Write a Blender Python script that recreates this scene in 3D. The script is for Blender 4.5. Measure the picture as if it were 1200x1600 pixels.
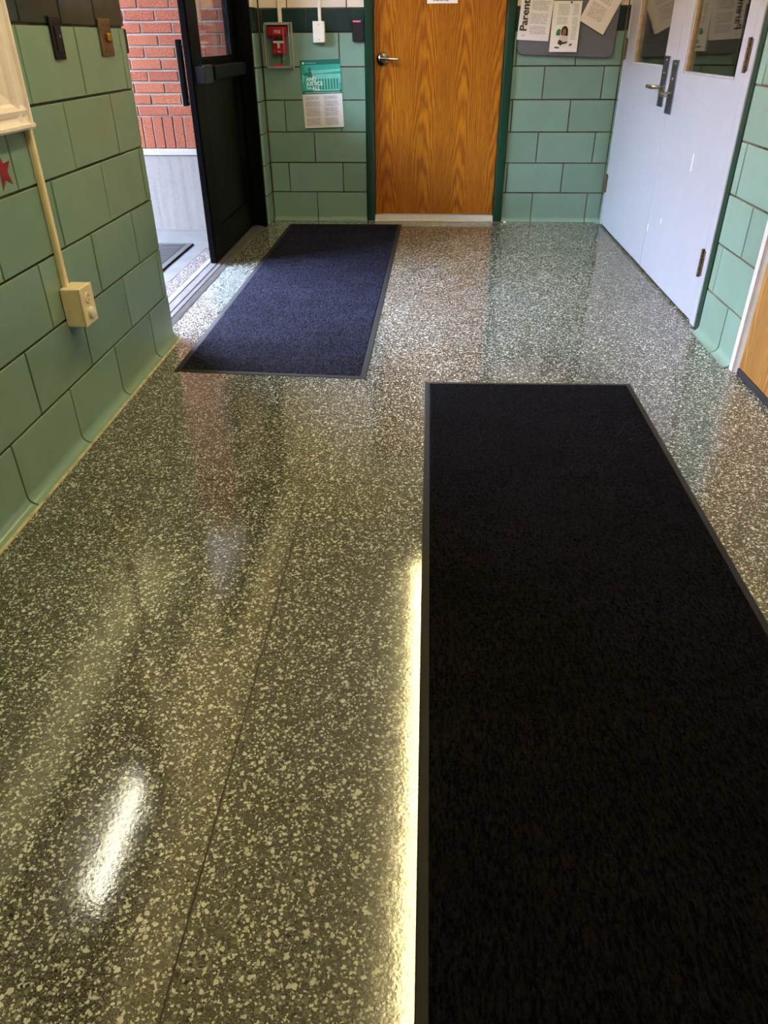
import bpy, math, random
from mathutils import Vector, Matrix

for o in list(bpy.data.objects):
    bpy.data.objects.remove(o)
S = bpy.context.scene
COL = S.collection
R = math.radians
random.seed(4)

# ------------------------------------------------------------------ camera
H, PITCH, YAW, ROLL, FPX = 1.1756, 0.572116, -0.0587687, -0.0060262, 1146.58
fw = Vector((math.sin(YAW) * math.cos(PITCH), math.cos(YAW) * math.cos(PITCH), -math.sin(PITCH)))
rt = Vector((math.cos(YAW), -math.sin(YAW), 0))
up = rt.cross(fw)
rt2 = rt * math.cos(ROLL) + up * math.sin(ROLL)
up2 = up * math.cos(ROLL) - rt * math.sin(ROLL)
cd = bpy.data.cameras.new('camera')
cd.sensor_fit = 'VERTICAL'
cd.sensor_height = 36
cd.sensor_width = 27
cd.lens = FPX / 1600 * 36
cd.clip_start = 0.05
cam = bpy.data.objects.new('camera', cd)
COL.objects.link(cam)
m = Matrix.Identity(4)
for i in range(3):
    m[i][0], m[i][1], m[i][2] = rt2[i], up2[i], -fw[i]
m[0][3], m[1][3], m[2][3] = 0, 0, H
cam.matrix_world = m
S.camera = cam

# ------------------------------------------------------------------ sky, exposure, lamp strengths
w = bpy.data.worlds.new('overcast_sky')
S.world = w
w.use_nodes = True
bg = w.node_tree.nodes['Background']
bg.inputs[0].default_value = (0.70, 0.87, 1.17, 1)
SKY = 102.0
bg.inputs[1].default_value = SKY
HALL_LAMP = 29.5
OFFICE_LAMP = 34.0
LAMP_COLOUR = (1.0, 0.82, 0.39)
S.view_settings.view_transform = 'Standard'
S.view_settings.look = 'None'
S.view_settings.gamma = 1
S.view_settings.use_curve_mapping = False
S.view_settings.exposure = 0.0

# ------------------------------------------------------------------ colour and material helpers
def lin(r, g, b):
    f = lambda c: c / 255 / 12.92 if c / 255 <= .04045 else ((c / 255 + .055) / 1.055) ** 2.4
    return (f(r), f(g), f(b), 1)

class NT:
    def __init__(s, name):
        s.m = bpy.data.materials.new(name)
        s.m.use_nodes = True
        s.t = s.m.node_tree
        s.b = s.t.nodes['Principled BSDF']
        s.out = s.t.nodes['Material Output']
    def n(s, kind, **kw):
        x = s.t.nodes.new('ShaderNode' + kind)
        for k, v in kw.items():
            if k.startswith('_'):
                setattr(x, k[1:], v)
            else:
                key = int(k[1:]) if k[0] == 'i' and k[1:].isdigit() else k
                s.set(x.inputs[key], v)
        return x
    def set(s, inp, v):
        if hasattr(v, 'is_linked'):
            s.t.links.new(v, inp)
        else:
            inp.default_value = v
    def p(s, **kw):
        for k, v in kw.items():
            s.set(s.b.inputs[k.replace('_', ' ')], v)
    def pos(s, sc=(1, 1, 1), src='Position', rot=(0, 0, 0), loc=(0, 0, 0)):
        g = s.n('NewGeometry').outputs['Position'] if src == 'Position' else s.n('TexCoord').outputs[src]
        mp = s.n('Mapping', Vector=g, Scale=sc, Rotation=rot, Location=loc)
        return mp.outputs[0]
    def noise(s, vec, scale, detail=2, rough=.5, dist=0, out=0):
        return s.n('TexNoise', Vector=vec, Scale=scale, Detail=detail, Roughness=rough, Distortion=dist).outputs[out]
    def ramp(s, fac, stops, interp='LINEAR'):
        r = s.n('ValToRGB', Fac=fac)
        r.color_ramp.interpolation = interp
        e = r.color_ramp.elements
        while len(e) < len(stops):
            e.new(.5)
        for el, (pp, c) in zip(e, stops):
            el.position = pp
            el.color = c if len(c) == 4 else (*c, 1)
        return r.outputs[0]
    def math(s, op, a, b=None, c=None):
        x = s.n('Math', _operation=op)
        for i, v in enumerate((a, b, c)):
            if v is not None:
                s.set(x.inputs[i], v)
        return x.outputs[0]
    def mix(s, fac, a, b, blend='MIX'):
        x = s.n('Mix', _data_type='RGBA', _blend_type=blend)
        s.set(x.inputs[0], fac); s.set(x.inputs[6], a); s.set(x.inputs[7], b)
        return x.outputs[2]
    def bump(s, h, strength, dist=.01):
        s.set(s.b.inputs['Normal'], s.n('Bump', Height=h, Strength=strength, Distance=dist).outputs[0])

def simple(name, col, rough=.5, metal=0, noise=.06, nscale=30, bump=0, bscale=80, bdist=.002, spec=.5, **kw):
    a = NT(name)
    pv = a.pos()
    k = a.noise(pv, nscale, 4)
    lo = tuple(max(0, c * (1 - noise * 2)) for c in col[:3]) + (1,)
    hi = tuple(min(1, c * (1 + noise * 2)) for c in col[:3]) + (1,)
    a.p(Base_Color=a.ramp(k, [(.25, lo), (.75, hi)]), Roughness=rough, Metallic=metal, Specular_IOR_Level=spec, **kw)
    if bump:
        a.bump(a.noise(pv, bscale, 3), bump, bdist)
    return a.m

def tile_mat(name, col, var, rough=.17):
    a = NT(name)
    pv = a.pos()
    rnd = a.n('ObjectInfo').outputs['Random']
    k = a.noise(pv, 7, 3)
    c = a.ramp(k, [(.2, tuple(x * (1 - var) for x in col[:3])), (.8, tuple(x * (1 + var) for x in col[:3]))])
    hv = a.n('HueSaturation', Hue=a.math('MULTIPLY_ADD', rnd, .016, .492), Saturation=1.0,
             Value=a.math('MULTIPLY_ADD', rnd, .14, .93), Color=c)
    a.p(Base_Color=hv.outputs[0], Roughness=a.math('MULTIPLY_ADD', a.noise(pv, 14, 2), .12, rough - .06), IOR=1.5)
    h = a.math('ADD', a.noise(pv, 9, 1), a.math('MULTIPLY', a.noise(pv, 160, 2), .10))
    a.bump(h, .12, .01)
    return a.m

M = {}
M['mint'] = tile_mat('glazed_mint_tile', (.200, .318, .264, 1), .05)
M['dark_tile'] = tile_mat('glazed_dark_green_tile', lin(32, 54, 56), .10, .15)
M['cream_tile'] = tile_mat('glazed_cream_tile', lin(232, 222, 208), .02, .25)

def grout():
    a = NT('grout')
    pv = a.pos()
    k = a.noise(pv, 3.2, 5, .65)
    a.p(Base_Color=a.ramp(k, [(.38, lin(44, 36, 28)), (.66, lin(104, 92, 74))]), Roughness=.9)
    a.bump(a.noise(pv, 300, 2), .4, .002)
    return a.m
M['grout'] = grout()
M['paint'] = simple('cream_wall_paint', lin(226, 216, 196), .6, noise=.02, bump=.15)
M['ceil'] = simple('white_ceiling_paint', lin(232, 230, 222), .8, noise=.02)
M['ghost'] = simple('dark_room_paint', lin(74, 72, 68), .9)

def terrazzo():
    a = NT('polished_terrazzo')
    pv = a.pos()
    dis = a.n('VectorMath', _operation='MULTIPLY_ADD')
    a.set(dis.inputs[0], a.n('TexNoise', Vector=pv, Scale=150.0, Detail=1).outputs[1])
    dis.inputs[1].default_value = (.008, .008, 0)
    a.set(dis.inputs[2], pv)
    dv = dis.outputs[0]
    def chips(scale, thr, size):
        v = a.n('TexVoronoi', Vector=dv, Scale=scale, Randomness=1.0)
        rnd = a.n('SeparateColor', Color=v.outputs['Color'])
        sel = a.math('GREATER_THAN', rnd.outputs[0], thr)
        sz = a.math('MULTIPLY_ADD', rnd.outputs[1], size * .7, size * .45)
        ins = a.n('MapRange', _interpolation_type='SMOOTHSTEP', i0=a.math('SUBTRACT', sz, v.outputs['Distance']), i1=-.03, i2=.07).outputs[0]
        return a.math('MULTIPLY', sel, ins), rnd.outputs[2]
    base = a.ramp(a.noise(pv, 2.2, 6, .7), [(.3, lin(54, 53, 43)), (.7, lin(78, 77, 66))])
    fine = a.noise(pv, 380, 2, .7)
    base = a.mix(.7, base, a.ramp(fine, [(.35, lin(32, 31, 24)), (.5, lin(74, 72, 61)), (.66, lin(156, 152, 134))]))
    pal = [(0, lin(92, 90, 76)), (.2, lin(124, 122, 106)), (.45, lin(158, 155, 138)), (.72, lin(198, 195, 178)), (.93, lin(232, 229, 214))]
    c = base
    m1, r1 = chips(215, .22, .50)
    c = a.mix(m1, c, a.ramp(r1, pal))
    m0, r0 = chips(150, .36, .50)
    c = a.mix(m0, c, a.ramp(r0, pal))
    m2, r2 = chips(104, .56, .48)
    c = a.mix(m2, c, a.ramp(r2, pal))
    m3, r3 = chips(120, .88, .42)
    c = a.mix(m3, c, a.ramp(r3, [(0, lin(26, 24, 18)), (1, lin(60, 50, 36))]))
    # worn, slightly dirtier lanes
    wear = a.noise(a.pos((1.6, .5, 1)), 1.1, 3, .6)
    c = a.mix(a.ramp(wear, [(.35, (.30,) * 3), (.65, (0,) * 3)]), c, lin(50, 49, 42))
    c = a.n('HueSaturation', Hue=.5, Saturation=1.0, Value=.95, Color=c).outputs[0]
    c = a.mix(1.0, c, (.91, 1.0, 1.12, 1), 'MULTIPLY')
    a.p(Base_Color=c, Roughness=a.ramp(a.noise(pv, 2.5, 4), [(.3, (.06,) * 3), (.7, (.095,) * 3)]), IOR=1.8)
    h = a.math('ADD', a.math('MULTIPLY', a.noise(pv, 22, 1), .55), a.math('MULTIPLY', a.noise(pv, 150, 3), .30))
    a.bump(h, .034, .01)
    return a.m
M['terrazzo'] = terrazzo()
M['joint'] = simple('dark_floor_joint', lin(44, 42, 32), .5)

def wood(name, dark, mid, light, axis, zc, sc=.135):
    """oak veneer with cathedral figure; axis = world axis across the door, zc = height of the arches' foot"""
    a = NT(name)
    sp = a.n('SeparateXYZ', Vector=a.pos())
    x = sp.outputs[0] if axis == 'x' else sp.outputs[1]
    z = a.math('SUBTRACT', sp.outputs[2], zc)
    big = a.noise(a.pos((2.2, 2.2, .8)), 1.0, 2)
    xx = a.math('ADD', x, a.math('MULTIPLY_ADD', a.noise(a.pos((3, 3, 1.6)), 1.0, 3), .10, .05))
    d = a.math('SUBTRACT', a.math('PINGPONG', a.math('ADD', xx, 4.0), sc), 0.0)
    val = a.math('ADD', a.math('MULTIPLY', z, 5.0), a.math('MULTIPLY', a.math('MULTIPLY', d, d), 420.0))
    val = a.math('ADD', val, a.math('MULTIPLY', big, 2.5))
    val = a.math('ADD', val, a.math('MULTIPLY', a.noise(a.pos((40, 40, 5)), 1.0, 3), 1.2))
    wv = a.math('MULTIPLY_ADD', a.math('SINE', a.math('MULTIPLY', val, 6.2832)), .5, .5)
    fib = a.noise(a.pos((190, 190, 4)), 1.0, 4, .65)
    pore = a.noise(a.pos((330, 330, 14)), 1.0, 3, .6)
    veneer = a.noise(a.pos((5, 5, .02)), 1.0, 1)
    f = a.math('ADD', a.math('MULTIPLY', wv, .26), a.math('MULTIPLY', fib, .74))
    c = a.ramp(f, [(.28, dark), (.48, mid), (.70, light)])
    c = a.mix(a.ramp(pore, [(.36, (.6,) * 3), (.46, (0,) * 3)]), c, dark)
    c = a.mix(a.ramp(veneer, [(.38, (.35,) * 3), (.55, (0,) * 3)]), c, dark)
    a.p(Base_Color=c, Roughness=.32, Coat_Weight=.35, Coat_Roughness=.18)
    a.bump(fib, .06, .003)
    return a.m
M['oak'] = wood('varnished_oak_veneer', lin(122, 61, 8), lin(172, 98, 13), lin(194, 124, 24), 'x', .2)
M['oak_side'] = wood('honey_oak_veneer', lin(126, 82, 34), lin(168, 118, 54), lin(188, 142, 76), 'y', .1)
M['green_paint'] = simple('dark_green_gloss_paint', lin(9, 52, 35), .3, noise=.08, nscale=12)
M['white_paint'] = simple('white_door_paint', lin(166, 169, 179), .28, noise=.015, nscale=9, bump=.05, bscale=60)
M['white_trim'] = simple('white_trim_paint', lin(204, 200, 198), .4, noise=.03)
M['tan_bead'] = simple('tan_wood_bead', lin(172, 146, 122), .5, noise=.1)
M['black_metal'] = simple('black_anodised_aluminium', lin(6, 6, 8), .45, noise=.1, spec=.07)
M['black_panel'] = simple('black_door_panel', lin(7, 6, 5), .42, noise=.12, nscale=4, spec=.09)
M['black_plastic'] = simple('black_plastic', lin(22, 24, 34), .4)
M['rubber'] = simple('black_rubber', lin(19, 17, 17), .75, noise=.1)
M['sweep'] = simple('dark_kick_strip', lin(26, 28, 36), .5)
M['alu'] = simple('worn_aluminium', lin(116, 113, 114), .42, metal=.6, noise=.12, nscale=25)
M['chrome'] = simple('satin_nickel', lin(176, 172, 168), .22, metal=1, noise=.04)
M['steel'] = simple('brushed_steel_plate', lin(108, 118, 138), .32, metal=1, noise=.05)
M['old_brass'] = simple('paint_worn_brass', lin(94, 78, 56), .5, metal=.5, noise=.45, nscale=90)
M['brass'] = simple('brushed_brass', lin(120, 98, 70), .38, metal=.75, noise=.15, nscale=60)
M['brass_key'] = simple('bright_brass', lin(214, 172, 84), .3, metal=.9)
M['brown_plate'] = simple('dark_brown_plastic', lin(18, 9, 8), .5, spec=.2)
M['cream_plastic'] = simple('cream_plastic', lin(232, 218, 186), .42, noise=.03)
M['ivory_plastic'] = simple('ivory_plastic', lin(238, 234, 224), .45, noise=.02)
M['pinkcream'] = simple('pinkish_cream_paint', lin(242, 232, 234), .42, noise=.03)
M['gold_bead'] = simple('golden_wood_bead', lin(190, 150, 84), .5, noise=.1)
M['red_plastic'] = simple('red_plastic', lin(200, 16, 34), .35)
M['white_plastic'] = simple('white_plastic', lin(238, 236, 234), .45, noise=.01)
M['red_star'] = simple('red_vinyl', lin(138, 14, 38), .4)
M['board'] = simple('grey_board_fabric', lin(100, 101, 107), .9, noise=.08, nscale=250, bump=.3, bscale=600)
M['ink'] = simple('dark_ink', lin(48, 46, 52), .8)
M['white_ink'] = simple('white_ink', lin(240, 244, 240), .8, noise=.01)
M['grey_ink'] = simple('grey_ink', lin(140, 138, 144), .8)
M['paper'] = simple('white_paper', lin(240, 238, 242), .8, noise=.01)
M['skin'] = simple('printed_skin_tone', lin(150, 96, 72), .8)
M['hair'] = simple('printed_dark_hair', lin(52, 34, 32), .8)
M['leafgreen'] = simple('printed_green', lin(40, 124, 74), .8)
M['shirt'] = simple('printed_pale_shirt', lin(214, 210, 216), .8)
M['teal'] = simple('printed_teal', lin(40, 164, 148), .6, noise=.06, nscale=18)
M['teal_light'] = simple('printed_pale_teal', lin(118, 196, 184), .6, noise=.06)
M['teal_mid'] = simple('printed_mid_teal', lin(28, 128, 112), .6)
M['teal_dark'] = simple('printed_deep_green', lin(12, 104, 84), .6)
M['led'] = NT('red_indicator').m
_n = M['led'].node_tree.nodes['Principled BSDF']
_n.inputs['Base Color'].default_value = (.9, .12, .2, 1)
_n.inputs['Emission Color'].default_value = (1, .16, .26, 1)
_n.inputs['Emission Strength'].default_value = .55

def emitter(name, col, s):
    a = NT(name)
    a.p(Base_Color=(.8, .8, .8, 1), Emission_Color=(*col, 1), Emission_Strength=s)
    return a.m
M['lamp'] = emitter('lit_hall_diffuser', LAMP_COLOUR, HALL_LAMP)
M['office_lamp'] = emitter('lit_office_diffuser', (1, .9, .72), OFFICE_LAMP)

def glass(name, tint, rough=0.0):
    """thin pane: reflects by angle, otherwise lets light straight through"""
    a = NT(name)
    bf = a.n('NewGeometry').outputs['Backfacing']
    fr = a.n('Fresnel', IOR=a.math('MULTIPLY_ADD', bf, 1 / 1.5 - 1.5, 1.5)).outputs[0]
    tr = a.n('BsdfTransparent', Color=tint)
    gl = a.n('BsdfGlossy', Color=(1, 1, 1, 1), Roughness=rough)
    mx = a.n('MixShader', i0=fr, i1=tr.outputs[0], i2=gl.outputs[0])
    a.t.links.new(mx.outputs[0], a.out.inputs[0])
    return a.m
M['glass'] = glass('clear_glass', (.93, .96, .95, 1))
M['wired_glass'] = glass('dim_door_glass', (.80, .82, .80, 1))
M['clear_plastic'] = glass('clear_plastic_cover', (.90, .91, .92, 1), .06)

def carpet(name, c0, c1, streak):
    a = NT(name)
    pv = a.pos()
    f = a.noise(a.pos((1, 1, 1), rot=(0, 0, streak)), 260, 3, .7)
    st = a.noise(a.pos((190, 60, 100), rot=(0, 0, streak)), 1.0, 3, .65)
    lanes = a.noise(a.pos((2, 8, 1)), 1.0, 4, .6)
    k = a.math('ADD', a.math('MULTIPLY', f, .3), a.math('MULTIPLY', st, .7))
    c = a.ramp(k, [(.42, c0), (.60, c1)])
    c = a.mix(a.ramp(lanes, [(.4, (.25,) * 3), (.6, (0,) * 3)]), c, c0)
    a.p(Base_Color=c, Roughness=.95, Specular_IOR_Level=.05)
    a.bump(k, .9, .006)
    return a.m
M['navy_carpet'] = carpet('navy_loop_carpet', lin(4, 4, 9), lin(50, 50, 69), .35)
M['black_carpet'] = carpet('black_loop_carpet', lin(1, 1, 2), lin(28, 25, 33), .75)

def brickmat():
    a = NT('red_brick')
    pv = a.pos()
    rnd = a.n('ObjectInfo').outputs['Random']
    k = a.noise(pv, 170, 4, .8)
    c = a.ramp(k, [(.33, lin(72, 30, 14)), (.5, lin(101, 49, 26)), (.66, lin(133, 80, 52))])
    hv = a.n('HueSaturation', Hue=a.math('MULTIPLY_ADD', rnd, .008, .494), Saturation=.92, Value=a.math('MULTIPLY_ADD', rnd, .16, .97), Color=c)
    a.p(Base_Color=hv.outputs[0], Roughness=.9, Specular_IOR_Level=.12)
    a.bump(k, .7, .004)
    return a.m
M['brick'] = brickmat()
M['mortar'] = simple('pale_mortar', lin(100, 93, 88), .95, noise=.06, nscale=120, bump=.4, bscale=300)
def concrete():
    a = NT('streaked_concrete')
    st = a.noise(a.pos((14, 14, .6)), 2.2, 6, .75)
    sp = a.noise(a.pos(), 60, 4, .7)
    f = a.math('ADD', a.math('MULTIPLY', st, .7), a.math('MULTIPLY', sp, .3))
    a.p(Base_Color=a.ramp(f, [(.3, lin(74, 70, 68)), (.5, lin(91, 87, 84)), (.75, lin(100, 96, 92))]), Roughness=.9)
    a.bump(sp, .3, .004)
    return a.m
M['concrete'] = concrete()
M['ledge'] = simple('pale_stone_ledge', lin(112, 108, 105), .8, noise=.04)
M['slab'] = simple('worn_concrete_slab', lin(60, 58, 57), .7, noise=.14, nscale=7, bump=.2, bscale=120)
M['asphalt'] = simple('grey_paving', lin(92, 92, 90), .9)
def aggregate():
    a = NT('pebbles_stuck_in_cement')
    v = a.n('TexVoronoi', Vector=a.pos(), Scale=70.0)
    rnd = a.n('SeparateColor', Color=v.outputs['Color'])
    c = a.ramp(rnd.outputs[0], [(0, lin(28, 20, 18)), (.35, lin(60, 44, 40)), (.7, lin(96, 82, 76)), (1, lin(132, 124, 118))])
    c = a.mix(a.ramp(v.outputs['Distance'], [(.35, (0,) * 3), (.6, (1,) * 3)]), c, lin(44, 37, 34))
    a.p(Base_Color=c, Roughness=.7)
    a.bump(a.math('SUBTRACT', 1.0, v.outputs['Distance']), .8, .008)
    return a.m
M['aggregate'] = aggregate()

def printed(name, base, ink, cols, rows, gaps):
    """paper printed with body text: UV columns [(u0,u1,v0,v1)], rows = lines over the whole height"""
    a = NT(name)
    uv = a.n('TexCoord').outputs['UV']
    sx = a.n('SeparateXYZ', Vector=uv)
    u, v = sx.outputs[0], sx.outputs[1]
    line = a.math('FRACT', a.math('MULTIPLY', v, float(rows)))
    on = a.math('LESS_THAN', line, .5)
    row = a.math('FLOOR', a.math('MULTIPLY', v, float(rows)))
    comb = a.n('CombineXYZ', X=a.math('MULTIPLY', u, 60.0), Y=a.math('MULTIPLY', row, 7.3), Z=0.0)
    word = a.math('GREATER_THAN', a.noise(comb.outputs[0], 1.0, 1), .42)
    comb2 = a.n('CombineXYZ', X=0.0, Y=a.math('MULTIPLY', row, 3.7), Z=0.0)
    rowend = a.noise(comb2.outputs[0], 1.0, 0)
    tot = None
    for (u0, u1, v0, v1) in cols:
        e = a.math('MULTIPLY_ADD', rowend, -(u1 - u0) * .5, u1 + (u1 - u0) * .12)
        e = a.math('MINIMUM', e, u1)
        k = a.math('MULTIPLY', a.math('GREATER_THAN', u, u0), a.math('LESS_THAN', u, e))
        k = a.math('MULTIPLY', k, a.math('MULTIPLY', a.math('GREATER_THAN', v, v0), a.math('LESS_THAN', v, v1)))
        tot = k if tot is None else a.math('MAXIMUM', tot, k)
    for g0, g1 in gaps:
        tot = a.math('MULTIPLY', tot, a.math('SUBTRACT', 1.0, a.math('MULTIPLY', a.math('GREATER_THAN', v, g0), a.math('LESS_THAN', v, g1))))
    tot = a.math('MULTIPLY', tot, a.math('MULTIPLY', on, word))
    a.p(Base_Color=a.mix(a.math('MULTIPLY', tot, .85), base, ink), Roughness=.75)
    return a.m

# ------------------------------------------------------------------ mesh helpers
class MB:
    def __init__(s):
        s.v, s.f, s.uv = [], [], None
    def quad(s, *pts):
        i = len(s.v); s.v += [tuple(p) for p in pts]; s.f.append(tuple(range(i, i + len(pts)))); return s
    def box(s, x0, x1, y0, y1, z0, z1, b=0):
        if x1 < x0: x0, x1 = x1, x0
        if y1 < y0: y0, y1 = y1, y0
        if z1 < z0: z0, z1 = z1, z0
        i = len(s.v)
        if b <= 0:
            s.v += [(x, y, z) for z in (z0, z1) for y in (y0, y1) for x in (x0, x1)]
            s.f += [tuple(i + k for k in q) for q in ((0, 2, 3, 1), (4, 5, 7, 6), (0, 1, 5, 4), (2, 6, 7, 3), (0, 4, 6, 2), (1, 3, 7, 5))]
            return s
        b = min(b, (x1 - x0) * .49, (y1 - y0) * .49, (z1 - z0) * .49)
        X, Y, Z = (x0, x1), (y0, y1), (z0, z1)
        idx = {}
        for a in (0, 1):
            for c in (0, 1):
                for d in (0, 1):
                    sx, sy, sz = (1 - 2 * a), (1 - 2 * c), (1 - 2 * d)
                    for ax in range(3):
                        p = [X[a] + sx * b, Y[c] + sy * b, Z[d] + sz * b]
                        p[ax] = (X[a], Y[c], Z[d])[ax]
                        idx[a, c, d, ax] = len(s.v); s.v.append(tuple(p))
        F = lambda *k: s.f.append(tuple(idx[q] for q in k))
        for a in (0, 1):
            r = (lambda *k: F(*k)) if a else (lambda *k: F(*k[::-1]))
            r((a, 0, 0, 0), (a, 1, 0, 0), (a, 1, 1, 0), (a, 0, 1, 0))
            r((0, a, 0, 1), (0, a, 1, 1), (1, a, 1, 1), (1, a, 0, 1))
            r((0, 0, a, 2), (1, 0, a, 2), (1, 1, a, 2), (0, 1, a, 2))
        for a in (0, 1):
            for c in (0, 1):
                F((a, c, 0, 0), (a, c, 0, 1), (a, c, 1, 1), (a, c, 1, 0))
                F((a, 0, c, 0), (a, 1, c, 0), (a, 1, c, 2), (a, 0, c, 2))
                F((0, a, c, 1), (1, a, c, 1), (1, a, c, 2), (0, a, c, 2))
                for d in (0, 1):
                    F((a, c, d, 0), (a, c, d, 1), (a, c, d, 2))
        return s
    def prism(s, prof, axis, a0, a1, caps=True):
        """extrude a closed 2D profile along an axis; profile coords are the other two axes in x,y,z order"""
        def mk(p, a):
            q = list(p); q.insert('xyz'.index(axis), a); return tuple(q)
        i = len(s.v); n = len(prof)
        s.v += [mk(p, a0) for p in prof] + [mk(p, a1) for p in prof]
        s.f += [(i + k, i + (k + 1) % n, i + n + (k + 1) % n, i + n + k) for k in range(n)]
        if caps:
            s.f += [tuple(i + k for k in range(n))[::-1], tuple(i + n + k for k in range(n))]
        return s
    def tube(s, path, r, seg=12, r2=None):
        path = [Vector(p) for p in path]
        i = len(s.v); n = len(path)
        ref = None
        for k, p in enumerate(path):
            t = (path[min(k + 1, n - 1)] - path[max(k - 1, 0)]).normalized()
            a = t.orthogonal().normalized() if ref is None else (ref - t * ref.dot(t)).normalized()
            ref = a
            b = t.cross(a)
            rr = r if r2 is None else r + (r2 - r) * k / (n - 1)
            s.v += [tuple(p + (a * math.cos(2 * math.pi * j / seg) + b * math.sin(2 * math.pi * j / seg)) * rr) for j in range(seg)]
        for k in range(n - 1):
            for j in range(seg):
                s.f.append((i + k * seg + j, i + k * seg + (j + 1) % seg, i + (k + 1) * seg + (j + 1) % seg, i + (k + 1) * seg + j))
        s.f.append(tuple(i + j for j in range(seg))[::-1]); s.f.append(tuple(i + (n - 1) * seg + j for j in range(seg)))
        return s
    def lathe(s, c, d, prof, seg=28):
        """prof [(radius, height)] revolved about direction d at c"""
        c, d = Vector(c), Vector(d).normalized()
        a = d.orthogonal().normalized(); b = d.cross(a); i = len(s.v)
        for (r, h) in prof:
            s.v += [tuple(c + d * h + (a * math.cos(2 * math.pi * j / seg) + b * math.sin(2 * math.pi * j / seg)) * r) for j in range(seg)]
        for k in range(len(prof) - 1):
            for j in range(seg):
                s.f.append((i + k * seg + j, i + k * seg + (j + 1) % seg, i + (k + 1) * seg + (j + 1) % seg, i + (k + 1) * seg + j))
        s.f.append(tuple(i + j for j in range(seg))[::-1]); s.f.append(tuple(i + (len(prof) - 1) * seg + j for j in range(seg)))
        return s
    def mesh(s, name, mat, smooth=False, off=(0, 0, 0)):
        me = bpy.data.meshes.new(name)
        me.from_pydata([(x - off[0], y - off[1], z - off[2]) for x, y, z in s.v], [], s.f)
        for mm in (mat if isinstance(mat, (list, tuple)) else [mat]):
            me.materials.append(mm)
        me.update()
        import bmesh
        bm = bmesh.new(); bm.from_mesh(me)
        bmesh.ops.recalc_face_normals(bm, faces=bm.faces)
        bm.to_mesh(me); bm.free()
        if smooth:
            me.shade_smooth()
            try: me.set_sharp_from_angle(angle=R(38))
            except Exception: pass
        return me

def link(name, me, parent=None, loc=(0, 0, 0), rot=(0, 0, 0)):
    o = bpy.data.objects.new(name, me)
    o.location = loc; o.rotation_euler = rot
    COL.objects.link(o)
    if parent: o.parent = parent
    return o
def root_off(p):
    t = Vector((0, 0, 0))
    while p:
        t += p.location; p = p.parent
    return t
def part(name, mb, mat, parent, smooth=False, label=None, local=False):
    o = link(name, mb.mesh(name, mat, smooth, (0, 0, 0) if local else root_off(parent)), parent)
    if label: o['label'] = label
    return o
def tag(o, label=None, cat=None, group=None, kind=None):
    for k, v in (('label', label), ('category', cat), ('group', group), ('kind', kind)):
        if v: o[k] = v
    return o
def thing(name, label, cat, loc, group=None, rot=(0, 0, 0)):
    return tag(link(name, None, None, loc, rot), label, cat, group)
def struct(name, mb, mat, label=None, smooth=False):
    return tag(link(name, mb.mesh(name, mat, smooth) if mb else None), label, None, None, 'structure')
def text(name, body, size, mat, parent, loc, rot, bold=0.0, spacing=1.0, align='LEFT', extr=.0003):
    cu = bpy.data.curves.new(name, 'FONT')
    cu.body = body; cu.size = size; cu.offset = bold; cu.space_line = spacing; cu.align_x = align; cu.extrude = extr
    cu.resolution_u = 4
    tmp = bpy.data.objects.new(name, cu)
    COL.objects.link(tmp)
    dg = bpy.context.evaluated_depsgraph_get()
    me = bpy.data.meshes.new_from_object(tmp.evaluated_get(dg))
    bpy.data.objects.remove(tmp)
    me.materials.clear(); me.materials.append(mat)
    o = link(name, me, parent, loc, rot)
    return o

# ------------------------------------------------------------------ room numbers (metres)
TW, TH = .4064, .2032                       # one wall tile with its joint
YB, XL, XR = 5.9717, -1.1756, 1.2932         # back, left and right tile faces
GR = .006                                    # tile proud of the grout
BAND0, BAND1, CR1 = 6 * TH, 6 * TH + .1355, 6 * TH + .1355 + .2032
YE = 3.29                                    # left wall ends here at the entrance
CEIL = 2.75
J = .0076                                    # joint

# ------------------------------------------------------------------ floor
FX0, FX1, FY0, FY1 = -1.235, 1.42, -3.2, YB + .02
fl = struct('floor', MB().box(FX0, FX1, FY0, FY1, -.08, -.0025), M['joint'], 'speckled olive terrazzo floor, polished and reflecting')
fg = .0019
for (x0, x1, y0, y1) in ((FX0, .472, 2.885, FY1), (.472, FX1, 2.885, FY1), (FX0, FX1, 1.985, 2.885), (FX0, -.352, FY0, 1.985), (-.352, FX1, FY0, 1.985)):
    part('floor_slab', MB().box(x0 + fg, x1 - fg, y0 + fg, y1 - fg, -.06, 0), M['terrazzo'], fl)

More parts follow.
